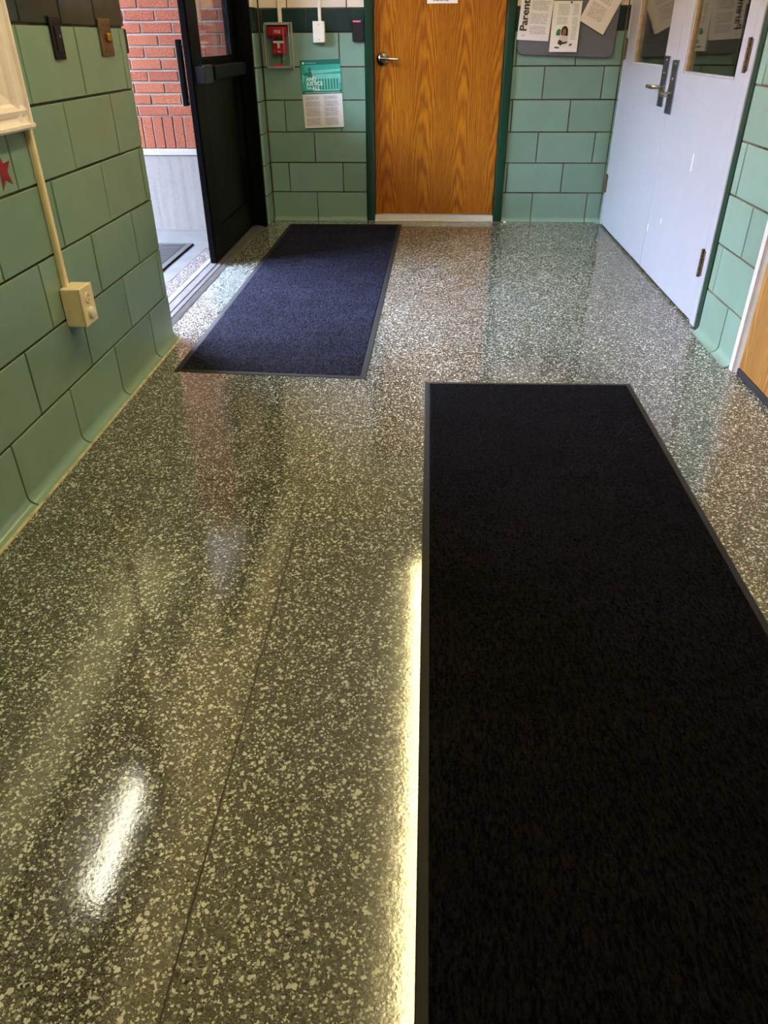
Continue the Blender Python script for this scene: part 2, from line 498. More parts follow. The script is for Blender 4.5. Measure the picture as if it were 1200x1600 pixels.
# ------------------------------------------------------------------ tiles
_tm = {}
def tile_mesh(wd, ht, kind='flat', mat='mint', dp=.02):
    """centred in u,w; faces -Y at y=0 and goes back dp; 'cove' flares out to the floor at its foot"""
    key = (round(wd, 4), round(ht, 4), kind, mat)
    if key in _tm: return _tm[key]
    mb = MB(); b = .0016; x0, x1, h = -wd / 2 + J / 2, wd / 2 - J / 2, ht - J
    if kind == 'flat':
        z0, z1 = -h / 2, h / 2
        ring = lambda y, e: [(x0 + e, y, z0 + e), (x1 - e, y, z0 + e), (x1 - e, y, z1 - e), (x0 + e, y, z1 - e)]
        a, c, d = ring(0, b), ring(b, 0), ring(dp, 0)
        mb.quad(*a)
        for p, q in ((a, c), (c, d)):
            for k in range(4): mb.quad(p[k], q[k], q[(k + 1) % 4], p[(k + 1) % 4])
    else:
        zt, r = ht / 2 - J / 2, .030
        zb = -ht / 2
        pr = [(dp, zt), (b, zt), (0, zt - b)]
        for k in range(9):
            t = math.pi / 2 * k / 8
            pr.append((-(r - r * math.cos(t)), zb + .004 + r - r * math.sin(t)))
        pr += [(-r, zb), (dp, zb)]
        mb.prism(pr, 'x', x0, x1)
    me = mb.mesh(kind + '_tile', M[mat], kind != 'flat')
    _tm[key] = me
    return me
def rounded_tile(u0, u1, ht, r, ret, mat='mint', cove=False):
    """flat to u1-r, then a quarter round going back: end tile at an outside corner. local x=u"""
    mb = MB()
    z0, z1 = -ht / 2 + (0 if cove else J / 2), ht / 2 - J / 2
    pr = [(u0 + J / 2, .02), (u0 + J / 2, 0)]
    for k in range(9):
        t = math.pi / 2 * k / 8
        pr.append((u1 - r + r * math.sin(t), r - r * math.cos(t)))
    pr += [(u1, ret), (u1 - .012, ret), (u1 - .012, .02)]
    mb.prism(pr, 'z', z0, z1)
    return mb.mesh('bullnose_tile', M[mat], True)

class Wall:
    """places tiles on a wall plane: side L faces +X, R faces -X, B faces -Y; u runs along the wall in world coordinates"""
    def __init__(s, root, side, face):
        s.root, s.side, s.face = root, side, face
    base = None
    def put(s, me, u, z, name='tile', jit=True):
        j = (lambda a: random.uniform(-a, a)) if jit else (lambda a: 0)
        e = (R(j(.16)), 0, R(j(.16)))
        d = j(.0006)
        if s.side == 'B': loc, rz = (u, s.face + d, z), 0
        elif s.side == 'L': loc, rz = (s.face - d, u, z), math.pi / 2
        else: loc, rz = (s.face + d, u, z), -math.pi / 2
        return link(name, me, s.base if (s.base and me.name.startswith('cove')) else s.root, loc, (e[0], e[1], rz + e[2]))
    def row(s, u0, u1, j0, z0, ht, pitch=TW, kind='flat', mat='mint'):
        k = math.floor((u0 - j0) / pitch)
        a = u0
        while a < u1 - .004:
            k += 1
            b = min(j0 + k * pitch, u1)
            if b - a > .012:
                me = tile_mesh(b - a, ht, kind, mat)
                s.put(me, (a + b) / 2, z0 + ht / 2)
            a = b

# back wall: solid behind the tiles on both sides of the door, above it and up to the ceiling
DX0, DX1, DTOP = -.466, .557, 2.12
bw = MB()
bw.box(-1.36, DX0, YB + GR, YB + .16, 0, CEIL).box(DX1, 1.45, YB + GR, YB + .16, 0, CEIL).box(DX0, DX1, YB + GR, YB + .16, DTOP, CEIL)
bw = struct('wall_back', bw, M['grout'], 'back wall of mint tiles around the oak door')
W = Wall(bw, 'B', YB)
W.base = struct('baseboard_back', None, None, 'coved mint base tiles of the back wall')
for (a, b) in ((-1.185, DX0 + .004), (DX1 - .004, XR)):
    for k in range(6):
        W.row(a, b, .7797 if k % 2 == 0 else .5765, k * TH, TH, kind='cove' if k == 0 else 'flat')
    W.row(a, b, -.8615, BAND0, BAND1 - BAND0, .3065, mat='dark_tile')
    for k in range(2):
        W.row(a, b, -.584 + k * .2, BAND1 + k * TH, TH, mat='cream_tile')
part('upper_paint', MB().box(-1.19, DX0, YB, YB + .01, BAND1 + 2 * TH, CEIL).box(DX1, XR, YB, YB + .01, BAND1 + 2 * TH, CEIL).box(DX0, DX1, YB, YB + .01, DTOP, CEIL), M['paint'], bw)

# short return of the left wall between the entrance frame and the back wall
rw = struct('wall_corner', MB().box(-1.36, -1.212, 5.790, YB + .01, 0, CEIL).box(-1.36, -1.240, 5.766, 5.790, 0, CEIL).box(-1.212, -1.199, 5.82, YB + .01, 0, CEIL), M['grout'], 'short tiled return beside the black entrance frame')
W = Wall(rw, 'L', -1.190)
def stub_tile(ht, mat, cove=False):
    mb = MB(); r, u0, u1 = .036, 5.768, YB - .005
    z0, z1 = -ht / 2 + J / 2, ht / 2 - J / 2
    pr = [(u1, .02), (u1, 0)]
    for k in range(9):
        t = math.pi / 2 * k / 8
        pr.append((u0 + r - r * math.sin(t), r - r * math.cos(t)))
    pr += [(u0, r + .02), (u0 + .012, r + .02), (u0 + .012, .02)]
    mb.prism([(x - u0, y) for x, y in pr], 'z', z0, z1)
    return mb.mesh('bullnose_tile', M[mat], True)
for k in range(6):
    W.put(stub_tile(TH, 'mint'), 5.768, k * TH + TH / 2, jit=False)
W.put(stub_tile(BAND1 - BAND0, 'dark_tile'), 5.768, (BAND0 + BAND1) / 2, jit=False)
for k in range(2):
    W.put(stub_tile(TH, 'cream_tile'), 5.768, BAND1 + TH * (k + .5), jit=False)

# left wall with the office window
WY0, WY1, WZ0, WZ1 = .95, 2.232, 1.045, 1.95
XO = -1.335
lw = MB()
lw.box(XO, XL - GR, -3.2, WY0, 0, CEIL).box(XO, XL - GR, WY1, YE - .008, 0, CEIL).box(XO, XL - GR, WY0, WY1, 0, WZ0).box(XO, XL - GR, WY0, WY1, WZ1, CEIL)
lw = struct('wall_left', lw, M['grout'], 'left wall of glossy mint tiles in shade, dark band on top')
W = Wall(lw, 'L', XL)
W.base = struct('baseboard_left', None, None, 'coved mint base tiles of the left wall')
def left_rows(u0, u1, rows):
    for k in rows:
        j0 = 2.417 if k % 2 == 1 else 2.6205
        if u1 == YE:
            last = j0 + TW * math.floor((YE - .03 - j0) / TW)
            W.row(u0, last, j0, k * TH, TH, kind='cove' if k == 0 else 'flat')
            me = rounded_tile(last - YE, 0, TH, .012, .15, cove=(k == 0)) if k else None
            if k == 0:
                W.put(tile_mesh(YE - last, TH, 'cove'), (YE + last) / 2, TH / 2)
            else:
                W.put(me, YE, k * TH + TH / 2, jit=False)
        else:
            W.row(u0, u1, j0, k * TH, TH)
left_rows(-.2, YE, range(0, 5))
M['caulk'] = simple('yellowed_caulk', lin(178, 170, 138), .6, noise=.26, nscale=22)
part('caulk_line', MB().prism([(XL + .0295, .0004), (XL + .0295, .0052), (XL + .0335, .0042), (XL + .037, .0004)], 'y', -.2, YE), M['caulk'], W.base, label='yellowed caulk line along the floor')
left_rows(WY1 + .02, YE, [5])
left_rows(-.2, WY0 - .02, [5])
for (a, b) in ((-.2, WY0 - .02), (WY1 + .02, YE)):
    W.row(a, b, 2.4535, BAND0, BAND1 - BAND0, .2805, mat='dark_tile')
    W.row(a, b, 2.6, BAND1, TH, mat='cream_tile')
part('upper_paint', MB().box(XL - .01, XL, -.2, WY0 - .02, BAND1 + TH, CEIL).box(XL - .01, XL, WY1 + .02, YE, BAND1 + TH, CEIL).box(XL - .01, XL, WY0 - .02, WY1 + .02, WZ1 + .02, CEIL)
     .box(XL - .01, XL, -3.2, -.2, 0, CEIL), M['paint'], lw)

# right wall: tiles between the two doors, plain elsewhere out of view
rwl = MB()
rwl.box(XR + GR, XR + .14, 3.02, 3.475, 0, CEIL).box(XR + GR, XR + .14, 5.885, YB + .16, 0, CEIL).box(XR + GR, XR + .14, 3.475, 5.885, 2.12, CEIL)
rwl.box(XR + GR, XR + .14, -3.2, 1.94, 0, CEIL).box(XR + GR, XR + .14, 1.94, 3.02, 2.12, CEIL)
rwl = struct('wall_right', rwl, M['grout'], 'right wall of mint tiles between the white doors and the side door')
W = Wall(rwl, 'R', XR)
W.base = struct('baseboard_right', None, None, 'coved mint base tiles of the right wall')
for k in range(6):
    W.row(3.012, 3.472, 3.19 if k % 2 == 0 else 3.404, k * TH, TH, kind='cove' if k == 0 else 'flat')
    W.row(5.885, YB - .003, 5.0, k * TH, TH, kind='cove' if k == 0 else 'flat')
    W.row(.4, 1.94, 3.19 if k % 2 == 0 else 3.404, k * TH, TH)
for (a, b) in ((3.012, 3.472), (5.885, YB - .003), (.4, 1.94)):
    W.row(a, b, 3.2, BAND0, BAND1 - BAND0, .3065, mat='dark_tile')
    W.row(a, b, 3.3, BAND1, TH, mat='cream_tile')
part('upper_paint', MB().box(XR, XR + .01, .4, 1.94, BAND1 + TH, CEIL).box(XR, XR + .01, 3.012, 3.472, BAND1 + TH, CEIL).box(XR, XR + .01, 5.885, YB, BAND1 + TH, CEIL)
     .box(XR, XR + .01, 3.472, 5.885, 2.14, CEIL).box(XR, XR + .01, 1.94, 3.012, 2.14, CEIL).box(XR, XR + .01, -3.2, .4, 0, CEIL), M['paint'], rwl)

struct('wall_front', MB().box(-1.34, 1.45, -3.32, -3.2, 0, CEIL), M['paint'], 'plain wall behind the camera')
struct('ceiling', MB().box(-3.4, 2.9, -3.3, YB + .16, CEIL, CEIL + .12), M['ceil'], 'plain white ceiling over hall and side rooms')
# entrance head above the door frame
struct('wall_lintel', MB().box(-1.45, -1.19, YE, 5.77, 2.11, CEIL), M['paint'], 'painted wall above the entrance doors')
# office behind the left wall, store behind the white doors, added light stops behind the oak and side doors
struct('wall_light_stop_back', MB().box(-1.36, 1.45, YB + .161, YB + .26, -.1, CEIL + .12), M['ghost'], 'added dark panel stopping light leaks behind the oak door')  # added panel: keeps sky light from leaking through gaps round the oak door
struct('wall_light_stop_side', MB().box(XR + .141, XR + .24, 1.7, 3.19, -.1, CEIL), M['ghost'], 'added dark panel stopping light leaks behind the side door')  # added panel: closes the sky leak at the side door gap
part('upper_paint', MB().box(-1.20, -1.190, 5.79, YB, BAND1 + 2 * TH, CEIL).box(-1.36, -1.20, 5.766, 5.80, BAND1 + 2 * TH, CEIL), M['paint'], rw)
struct('wall_office', MB().box(-3.3, -3.2, .1, 3.28, 0, CEIL).box(-3.3, XO, 0, .1, 0, CEIL), M['paint'], 'office walls behind the framed window')
struct('wall_office_outside', MB().box(-3.3, XO - .001, 3.12, 3.28, -.1, CEIL), M['brick'], 'outside brick wall of the office')
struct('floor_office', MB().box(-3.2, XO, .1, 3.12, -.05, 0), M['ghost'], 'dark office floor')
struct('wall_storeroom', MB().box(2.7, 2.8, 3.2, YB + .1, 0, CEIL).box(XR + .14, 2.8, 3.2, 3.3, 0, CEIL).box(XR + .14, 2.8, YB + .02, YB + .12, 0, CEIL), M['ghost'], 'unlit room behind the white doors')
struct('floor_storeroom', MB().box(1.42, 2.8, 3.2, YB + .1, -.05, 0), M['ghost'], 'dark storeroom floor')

# ------------------------------------------------------------------ oak door in the back wall
tr = struct('trim_1', None, None, 'dark green steel frame around the oak door')
def jamb(x0, x1, inner):
    s = 1 if inner > 0 else -1
    xa, xb = (x0, x1) if s > 0 else (x1, x0)     # xa outer edge, xb door side
    b = .006
    pr = [(xa, YB + .1), (xa, YB - .012), (xa + s * b, YB - .018), (xb - s * (.012), YB - .018), (xb - s * .003, YB - .012), (xb, YB - .002), (xb, YB + .024), (xb + s * .006, YB + .024), (xb + s * .006, YB + .1)]
    return MB().prism(pr, 'z', 0.002, DTOP)
part('jamb', jamb(-.466, -.405, 1), M['green_paint'], tr, True)
part('jamb', jamb(.494, .557, -1), M['green_paint'], tr, True)
part('head', MB().box(-.466, .557, YB - .018, YB + .1, 2.06, DTOP, .004), M['green_paint'], tr)
part('door_sill', MB().prism([(YB - .028, 0), (YB - .028, .006), (YB - .012, .012), (YB - .004, .040), (YB + .1, .040), (YB + .1, 0)], 'x', -.404, .493), M['white_trim'], tr, label='pale painted sill under the oak door')
d1 = struct('door_1', None, None, 'closed oak door with satin lever handle in dark green frame')
part('door_panel', MB().box(-.4, .489, YB + .024, YB + .07, .046, 2.055, .002), M['oak'], d1)
hp = (-.343, YB + .024, 1.060)
hd = part('lever_handle', MB().lathe(hp, (0, -1, 0), [(.044, 0), (.044, .004), (.040, .010), (.026, .018), (.017, .024), (.0145, .028), (.0135, .048), (.006, .050)]), M['chrome'], d1, True)
lev = []
for k in range(9):
    t = k / 8
    lev.append((hp[0] - .012 + .125 * t, hp[1] - .046 - .004 * math.sin(t * 3.1), hp[2] + .004 - .006 * t))
part('lever', MB().tube(lev, .0115, 14, .0085), M['chrome'], hd, True)
part('lever_end', MB().box(hp[0] + .108, hp[0] + .117, hp[1] - .058, hp[1] - .020, hp[2] - .013, hp[2] + .009, .003), M['chrome'], hd)

# sheet of paper on the oak door
pp = thing('paper_notice', 'white paper sheet taped high on the oak door', 'paper', (.06, YB + .0225, 1.377))
mt = printed('door_notice_print', lin(238, 236, 238), lin(120, 118, 120), [(.2, .8, .03, .95)], 22, [])
def sheet(wd, ht, curl=.0, n=8, thick=.0006):
    """upright sheet, foot at z=0, centred in x, facing -Y, with UVs"""
    mb = MB(); uv = []
    V = []
    for j in range(n + 1):
        for i in range(3):
            u, v = i / 2, j / n
            V.append((u, v, (u - .5) * wd, -curl * (1 - v) ** 2 - curl * .25 * (u - .5) ** 2 * 4, v * ht))
    mb.v = [(x, y, z) for (_, _, x, y, z) in V] + [(x, y + thick, z) for (_, _, x, y, z) in V]
    o = len(V); f = lambda i, j: j * 3 + i
    for j in range(n):
        for i in range(2):
            mb.f.append((f(i, j), f(i + 1, j), f(i + 1, j + 1), f(i, j + 1)))
            mb.f.append((o + f(i, j + 1), o + f(i + 1, j + 1), o + f(i + 1, j), o + f(i, j)))
    per = [f(i, 0) for i in range(3)] + [f(2, j) for j in range(1, n + 1)] + [f(i, n) for i in (1, 0)] + [f(0, j) for j in range(n - 1, 0, -1)]
    for k in range(len(per)):
        a, b = per[k], per[(k + 1) % len(per)]
        mb.f.append((b, a, o + a, o + b))
    uvs = [(u, v) for (u, v, *_r) in V] * 2
    return mb, uvs
def sheet_part(name, parent, wd, ht, mat, curl=0, loc=(0, 0, 0), thick=.0006):
    mb, uvs = sheet(wd, ht, curl, thick=thick)
    me = bpy.data.meshes.new(name)
    me.from_pydata(mb.v, [], mb.f)
    me.materials.append(mat)
    lay = me.uv_layers.new(name='UVMap')
    for lp in me.loops:
        lay.data[lp.index].uv = uvs[lp.vertex_index]
    me.update()
    return link(name, me, parent, loc)
sheet_part('sheet', pp, .205, .28, mt)
part('tape', MB().box(-.02, .02, -.0012, 0, .265, .29), M['white_trim'], pp, local=True)

# ------------------------------------------------------------------ white double doors in the right wall
tr2 = struct('trim_2', None, None, 'frame of the white double doors, dark green outside edge')
part('green_edge', MB().box(XR - .002, XR + .12, 3.477, 3.527, 0, 2.12, .003), M['green_paint'], tr2)
part('jamb', MB().box(XR - .006, XR + .12, 3.528, 3.597, .004, 2.1, .003), M['white_paint'], tr2)
part('jamb', MB().box(XR - .006, XR + .12, 5.845, 5.88, .004, 2.1, .003), M['white_paint'], tr2)
part('head', MB().box(XR - .004, XR + .12, 3.527, 5.88, 2.05, 2.12, .003), M['white_paint'], tr2)
part('door_gap', MB().box(XR + .012, XR + .12, 3.6, 5.845, 0.0, .012), M['sweep'], tr2)
def white_leaf(name, y0, y1, g0, g1, gz0, label, hinge_y, lever_dir, plate, pz):
    d = struct(name, None, None, label)
    xf, xb, z0, z1, gz1 = XR - .004, XR + .041, .016, 2.045, 1.93
    b = .002
    body = MB().box(xf, xb, y0, g0, z0, z1, b).box(xf + .00002, xb, g0 - .004, g1 + .004, z0, gz0).box(xf + .00002, xb, g0 - .004, g1 + .004, gz1, z1).box(xf, xb, g1, y1, z0, z1, b)
    part('door_panel', body, M['white_paint'], d)
    t = .016
    bead = MB()
    for (a, c) in ((g0, g0 + t), (g1 - t, g1)):
        bead.box(xf + .006, xb, a, c, gz0, gz1, .002)
    bead.box(xf + .006, xb, g0 + t, g1 - t, gz1 - t, gz1, .002)
    part('glazing_bead', bead, M['tan_bead'], d)
    part('sill_bead', MB().box(xf + .004, xb, g0 + t, g1 - t, gz0, gz0 + .009, .002), M['white_paint'], d)
    part('glass_pane', MB().box(xf + .020, xf + .026, g0 + t, g1 - t, gz0 + .009, gz1 - t), M['wired_glass'], d)
    for (za, zb) in ((1.058, 1.17), (.232, .345)):
        h = part('hinge', MB().box(XR - .010, XR + .02, hinge_y - .022, hinge_y + .022, za, zb, .002).tube([(XR - .012, hinge_y, za - .006), (XR - .012, hinge_y, zb + .006)], .0085, 10), M['old_brass'], d, label='paint-worn dark brass hinge')
    pl = part('handle_plate', MB().box(xf - .004, xf, plate[0], plate[1], pz[0], pz[1], .0015), M['steel'], d, label='brushed steel plate')
    for zz in (pz[0] + .018, pz[1] - .018):
        part('screw', MB().lathe((xf - .004, sum(plate) / 2, zz), (-1, 0, 0), [(.005, 0), (.004, .0015)], 10), M['chrome'], pl)
    part('lock_cylinder', MB().lathe((xf - .004, sum(plate) / 2 + .01, pz[0] + .16), (-1, 0, 0), [(.012, 0), (.011, .006), (.004, .007)], 16), M['chrome'], pl, True)
    yc, zc = sum(plate) / 2, pz[0] + .095
    xs = xf - .004
    L_ = .115 * lever_dir
    pts = [(xs, yc, zc), (xs - .03, yc, zc), (xs - .048, yc + L_ * .05, zc), (xs - .056, yc + L_ * .2, zc), (xs - .056, yc + L_ * .6, zc), (xs - .054, yc + L_, zc)]
    part('lever', MB().tube(pts, .0105, 12), M['chrome'], pl, True, label='chrome lever')
    return d
white_leaf('door_2', 4.634, 5.843, 4.865, 5.62, 1.037, 'far white door leaf of the double doors, glazed above, next to bulletin board', 5.852, 1, (4.742, 4.860), (.849, 1.092))
white_leaf('door_3', 3.599, 4.631, 3.712, 4.475, 1.022, 'near white door leaf of the double doors, scuffed, worn hinges on its right', 3.598, -1, (4.56, 4.678), (.826, 1.078))
# astragal-like proud seams and scuffs on the near leaf
d3 = bpy.data.objects['door_3']
part('scuff', MB().box(XR - .0046, XR - .0041, 4.03, 4.042, .62, .70).box(XR - .0046, XR - .0041, 4.36, 4.372, .31, .335).box(XR - .0046, XR - .0041, 4.596, 4.61, .22, .262), M['paper'], d3, label='bare white paint chips')

# ------------------------------------------------------------------ side oak door with white frame
tr3 = struct('trim_3', None, None, 'white frame of the honey oak side door')
part('jamb', MB().prism([(XR + .1, 2.948), (XR + .012, 2.948), (XR - .002, 2.962), (XR - .012, 2.968), (XR - .012, 3.002), (XR - .008, 3.010), (XR + .1, 3.010)], 'z', .001, 2.12), M['white_trim'], tr3)
part('jamb', MB().box(XR - .012, XR + .1, 1.945, 2.005, .001, 2.12, .003), M['white_trim'], tr3)
part('head', MB().box(XR - .012, XR + .1, 2.005, 2.948, 2.06, 2.12, .003), M['white_trim'], tr3)
d4 = struct('door_4', None, None, 'honey oak side door at the right edge with black strip at its foot')
part('door_panel', MB().box(XR + .004, XR + .048, 2.008, 2.944, .03, 2.055, .002), M['oak_side'], d4)
part('door_sweep', MB().box(XR - .001, XR + .048, 2.008, 2.944, .002, .029, .002), M['sweep'], d4, label='black strip under the door')
hd = part('lever_handle', MB().lathe((XR + .004, 2.08, 1.03), (-1, 0, 0), [(.034, 0), (.032, .008), (.014, .014), (.012, .045)]), M['chrome'], d4, True)
part('lever', MB().tube([(XR - .04, 2.07, 1.03), (XR - .045, 2.14, 1.03), (XR - .045, 2.19, 1.03)], .01, 12), M['chrome'], hd, True)

# ------------------------------------------------------------------ entrance: frame, threshold, doors
tr4 = struct('trim_4', None, None, 'black metal frame of the entrance with aluminium threshold')
part('jamb', MB().box(-1.345, -1.2, 5.722, 5.765, .001, 2.11, .003), M['black_metal'], tr4)
part('door_stop', MB().box(-1.289, -1.268, 5.695, 5.722, .02, 2.05, .002), M['black_metal'], tr4)
part('jamb', MB().box(-1.345, -1.215, YE + .006, YE + .05, .001, 2.11, .003), M['black_metal'], tr4)
part('head', MB().box(-1.345, -1.2, YE + .05, 5.722, 2.05, 2.11, .003), M['black_metal'], tr4)
part('latch_box', MB().box(-1.214, -1.186, YE + .0075, YE + .05, 1.135, 1.215, .003), M['black_plastic'], tr4, label='black latch box on near jamb')
prof = [(-1.392, -.03), (-1.392, .002), (-1.385, .006), (-1.352, .012), (-1.350, .012), (-1.346, .008), (-1.342, .012), (-1.300, .012), (-1.297, .007), (-1.291, .007), (-1.288, .012),
        (-1.268, .012), (-1.265, .006), (-1.259, .006), (-1.256, .011), (-1.240, .006), (-1.232, .0025), (-1.232, -.03)]
part('threshold', MB().prism(prof, 'y', YE + .051, 5.721), M['alu'], tr4, label='grooved aluminium threshold')
for yy in (4.42, 3.9, 4.95):
    part('screw', MB().lathe((-1.322, yy, .012), (0, 0, 1), [(.005, 0), (.004, .0012)], 10), M['steel'], tr4)

def black_leaf(name, label, y0, y1, near):
    """closed leaf in the entrance plane; y0 = meeting edge"""
    d = struct(name, None, None, label)
    xo, xi, z0, z1 = -1.337, -1.295, .016, 2.045
    sg = 1 if y1 > y0 else -1
    b = .002
    ya, yb = y0 + sg * .20, y1 - sg * .145
    part('lock_stile', MB().box(xo, xi, y0, ya, z0, z1, b), M['black_metal'], d)
    part('hinge_stile', MB().box(xo, xi, yb, y1, z0, z1, b), M['black_metal'], d)
    part('bottom_rail', MB().box(xo, xi, ya, yb, z0, .20, b), M['black_metal'], d)
    part('middle_rail', MB().box(xo, xi, ya, yb, .965, 1.085, b), M['black_metal'], d)
    part('top_rail', MB().box(xo, xi, ya, yb, 1.93, z1, b), M['black_metal'], d)
    part('lower_panel', MB().box(xo + .012, xi - .010, ya, yb, .20, .965), M['black_panel'], d)
    bead = MB()
    for (a, c) in ((ya, ya + sg * .014), (yb - sg * .014, yb)):
        bead.box(xi - .016, xi - .002, a, c, 1.085, 1.93, .002)
    bead.box(xi - .016, xi - .002, ya, yb, 1.085, 1.097, .002)
    part('glazing_bead', bead, M['black_metal'], d)
    part('glass_pane', MB().box(xi - .026, xi - .020, ya, yb, 1.085, 1.93), M['glass'], d)
    pb = part('panic_bar', MB().box(xi + .004, xi + .060, y0 + sg * .235, y1 - sg * .06, .985, 1.056, .006), M['black_panel'], d)
    part('end_housing', MB().box(xi, xi + .056, y0 + sg * .012, y0 + sg * .205, .972, 1.062, .006), M['black_plastic'], pb)
    part('mount_rail', MB().box(xi, xi + .003, y0 + sg * .205, y1 - sg * .06, .990, 1.050), M['black_metal'], pb)
    yp = y0 + sg * .10
    ph = part('pull_handle', MB().box(xo - .066, xo - .036, yp - .018, yp + .018, .862, 1.182, .004), M['black_metal'], d)
    for zz in (.89, 1.154):
        part('standoff', MB().tube([(xo - .040, yp, zz), (xo, yp, zz)], .009, 10), M['steel'], ph)
    part('weather_strip', MB().box(xo + .008, xi - .008, y0 - sg * .006, y0, z0, z1), M['black_metal'], d)
    return d
dA = black_leaf('door_5', 'closed black glazed entrance door with panic bar, beside the open doorway', 4.594, 5.712, False)
# the near leaf stands open outwards, hidden behind the left wall from the photo's side
dB = black_leaf('door_6', 'second black entrance door swung open outside', 4.586, 3.36, True)
piv = Vector((-1.337, 3.36, 0))
dB.matrix_world = Matrix.Translation(piv + Vector((-.012, .0, 0))) @ Matrix.Rotation(R(93), 4, 'Z') @ Matrix.Translation(-piv)
# ------------------------------------------------------------------ outside
YX = 5.66
gs = struct('ground_outside', MB().box(-40, -1.56, -25, 30, -.12, -.018), M['asphalt'], 'grey paving outside')
struct('ground_slab', MB().box(-4.6, -1.497, 3.285, YX, -.1, -.010, .004), M['slab'], 'worn pale concrete slab outside the entrance')
struct('ground_strip', MB().box(-1.493, -1.393, 3.285, YX, -.1, -.006), M['aggregate'], 'strip of exposed pebbles along the threshold')
struct('wall_sky_blocker', MB().box(-9.6, -9.2, -9, 18, -.1, 4.1), M['brick'], 'added unseen brick block outside, holding back low sky light')  # added, out of view: blocks low sky so the walls get less daylight
struct('roof_sky_blocker', MB().box(-2.7, -1.346, 3.285, YX + .09, 3.3, 3.42), M['ghost'], 'added unseen dark slab over the entrance, cutting overhead sky light')  # added, out of view: cuts steep sky light on floor by the doorway
XW0 = -2.85
ew = struct('wall_outside', MB().box(XW0, -1.346, YX + .004, YX + .09, -.05, .49).box(XW0, -1.346, YX + .006, YX + .09, .49, 3.3), M['mortar'], 'outside wall of red brick on a concrete base')
part('concrete_base', MB().box(XW0, -1.347, YX, YX + .02, -.03, .489, .003), M['concrete'], ew, label='pale streaked concrete base')
part('stone_ledge', MB().box(XW0, -1.347, YX - .006, YX + .02, .490, .532, .004), M['ledge'], ew, label='white ledge under the bricks')
_bm = {}
def brick_mesh(wx, hz):
    key = (round(wx, 4), round(hz, 4))
    if key not in _bm:
        _bm[key] = MB().box(-wx / 2, wx / 2, 0, .03, -hz / 2, hz / 2, .0025).mesh('brick', M['brick'])
    return _bm[key]
def brick(x, z, wx, hz):
    link('brick', brick_mesh(wx, hz), ew, (x, YX + random.uniform(-.0015, .001), z), (R(random.uniform(-.4, .4)), 0, R(random.uniform(-.4, .4))))
x = -1.352
n = 0
while x - .0725 > XW0 and n < 20:
    brick(x - .033, .635, .0635, .196); x -= .0725; n += 1
zrow = .739
for r_ in range(37):
    zc = zrow + .0305
    off = (-1.8067 + .1045 * (r_ % 2))
    k = -8
    while k < 8:
        a, b = off + k * .209, off + (k + 1) * .209
        a2, b2 = max(a, XW0 + .3), min(b, -1.349)
        if b2 - a2 > .03:
            brick((a2 + b2) / 2, zc, b2 - a2 - .0105, .0562)
        k += 1
    zrow += .0682
# outdoor rubber mat
om = thing('outdoor_mat', 'black ribbed rubber mat on the concrete outside the entrance', 'mat', (-1.61, 5.18, -.010))
part('mat_base', MB().box(-3.0, -1.61, 3.62, 5.18, -.010, -.004, .002), M['rubber'], om)
part('mat_border', MB().box(-3.0, -1.61, 5.14, 5.18, -.004, .002, .002).box(-1.65, -1.61, 3.62, 5.14, -.004, .002, .002), M['rubber'], om)
rib = MB()
yy = 3.64
while yy < 5.13:
    rib.box(-2.98, -1.66, yy, yy + .010, -.004, .001); yy += .022
tag(part('ribs', rib, M['rubber'], om), kind='stuff')
# ------------------------------------------------------------------ office window with cream casing
wn = struct('window_1', None, None, 'cream moulded casing of a window into the lit office')
CY, CZ = 2.378, .965      # outer edges of the casing at the wall
def casing(outer, inner, sign):
    """profile across the casing: (distance from outer edge, height off the wall)"""
    wdt = abs(outer - inner)
    return [(outer + sign * wdt * t, h) for t, h in ((0, 0), (0, .030), (.06, .034), (.14, .034), (.18, .026), (.26, .022), (.34, .020), (.40, .024), (.52, .027), (.64, .022), (.72, .016), (.90, .013), (1, .010), (1, 0))]
pr = [(XL + .0006 + h, y) for y, h in casing(CY - .046, WY1 - .012, -1)]
part('casing_side', MB().prism(pr, 'z', CZ, WZ1 + .09), M['pinkcream'], wn, label='pinkish cream side casing')
pr = [(XL + .0006 + h, y) for y, h in casing(WY0 - .10, WY0 + .012, 1)]
part('casing_side', MB().prism(pr, 'z', CZ, WZ1 + .09), M['pinkcream'], wn)
pr = [(XL + .0006 + h * 1.06, z) for z, h in casing(CZ - .0008, WZ0 + .012, 1)]
part('casing_bottom', MB().prism(pr, 'y', WY0 - .101, CY - .0455), M['pinkcream'], wn)
pr = [(XL + .0006 + h * 1.06, z) for z, h in casing(WZ1 + .0908, WZ1 - .012, -1)]
part('casing_top', MB().prism(pr, 'y', WY0 - .101, CY - .0455), M['pinkcream'], wn)
gb = MB()
g = .02
gb.box(XL - .045, XL + .004, WY1 - .012 - g, WY1 - .0125, WZ0 + .0125, WZ1 - .0125, .003).box(XL - .045, XL + .004, WY0 + .0125, WY0 + .012 + g, WZ0 + .0125, WZ1 - .0125, .003)
gb.box(XL - .045, XL + .004, WY0 + .032, WY1 - .032, WZ0 + .0125, WZ0 + .012 + g, .003).box(XL - .045, XL + .004, WY0 + .032, WY1 - .032, WZ1 - .012 - g, WZ1 - .0125, .003)
part('sash', gb, M['gold_bead'], wn, label='golden wood inner bead')
part('glass_pane', MB().box(XL - .030, XL - .026, WY0 + .032, WY1 - .032, WZ0 + .032, WZ1 - .032), M['glass'], wn)

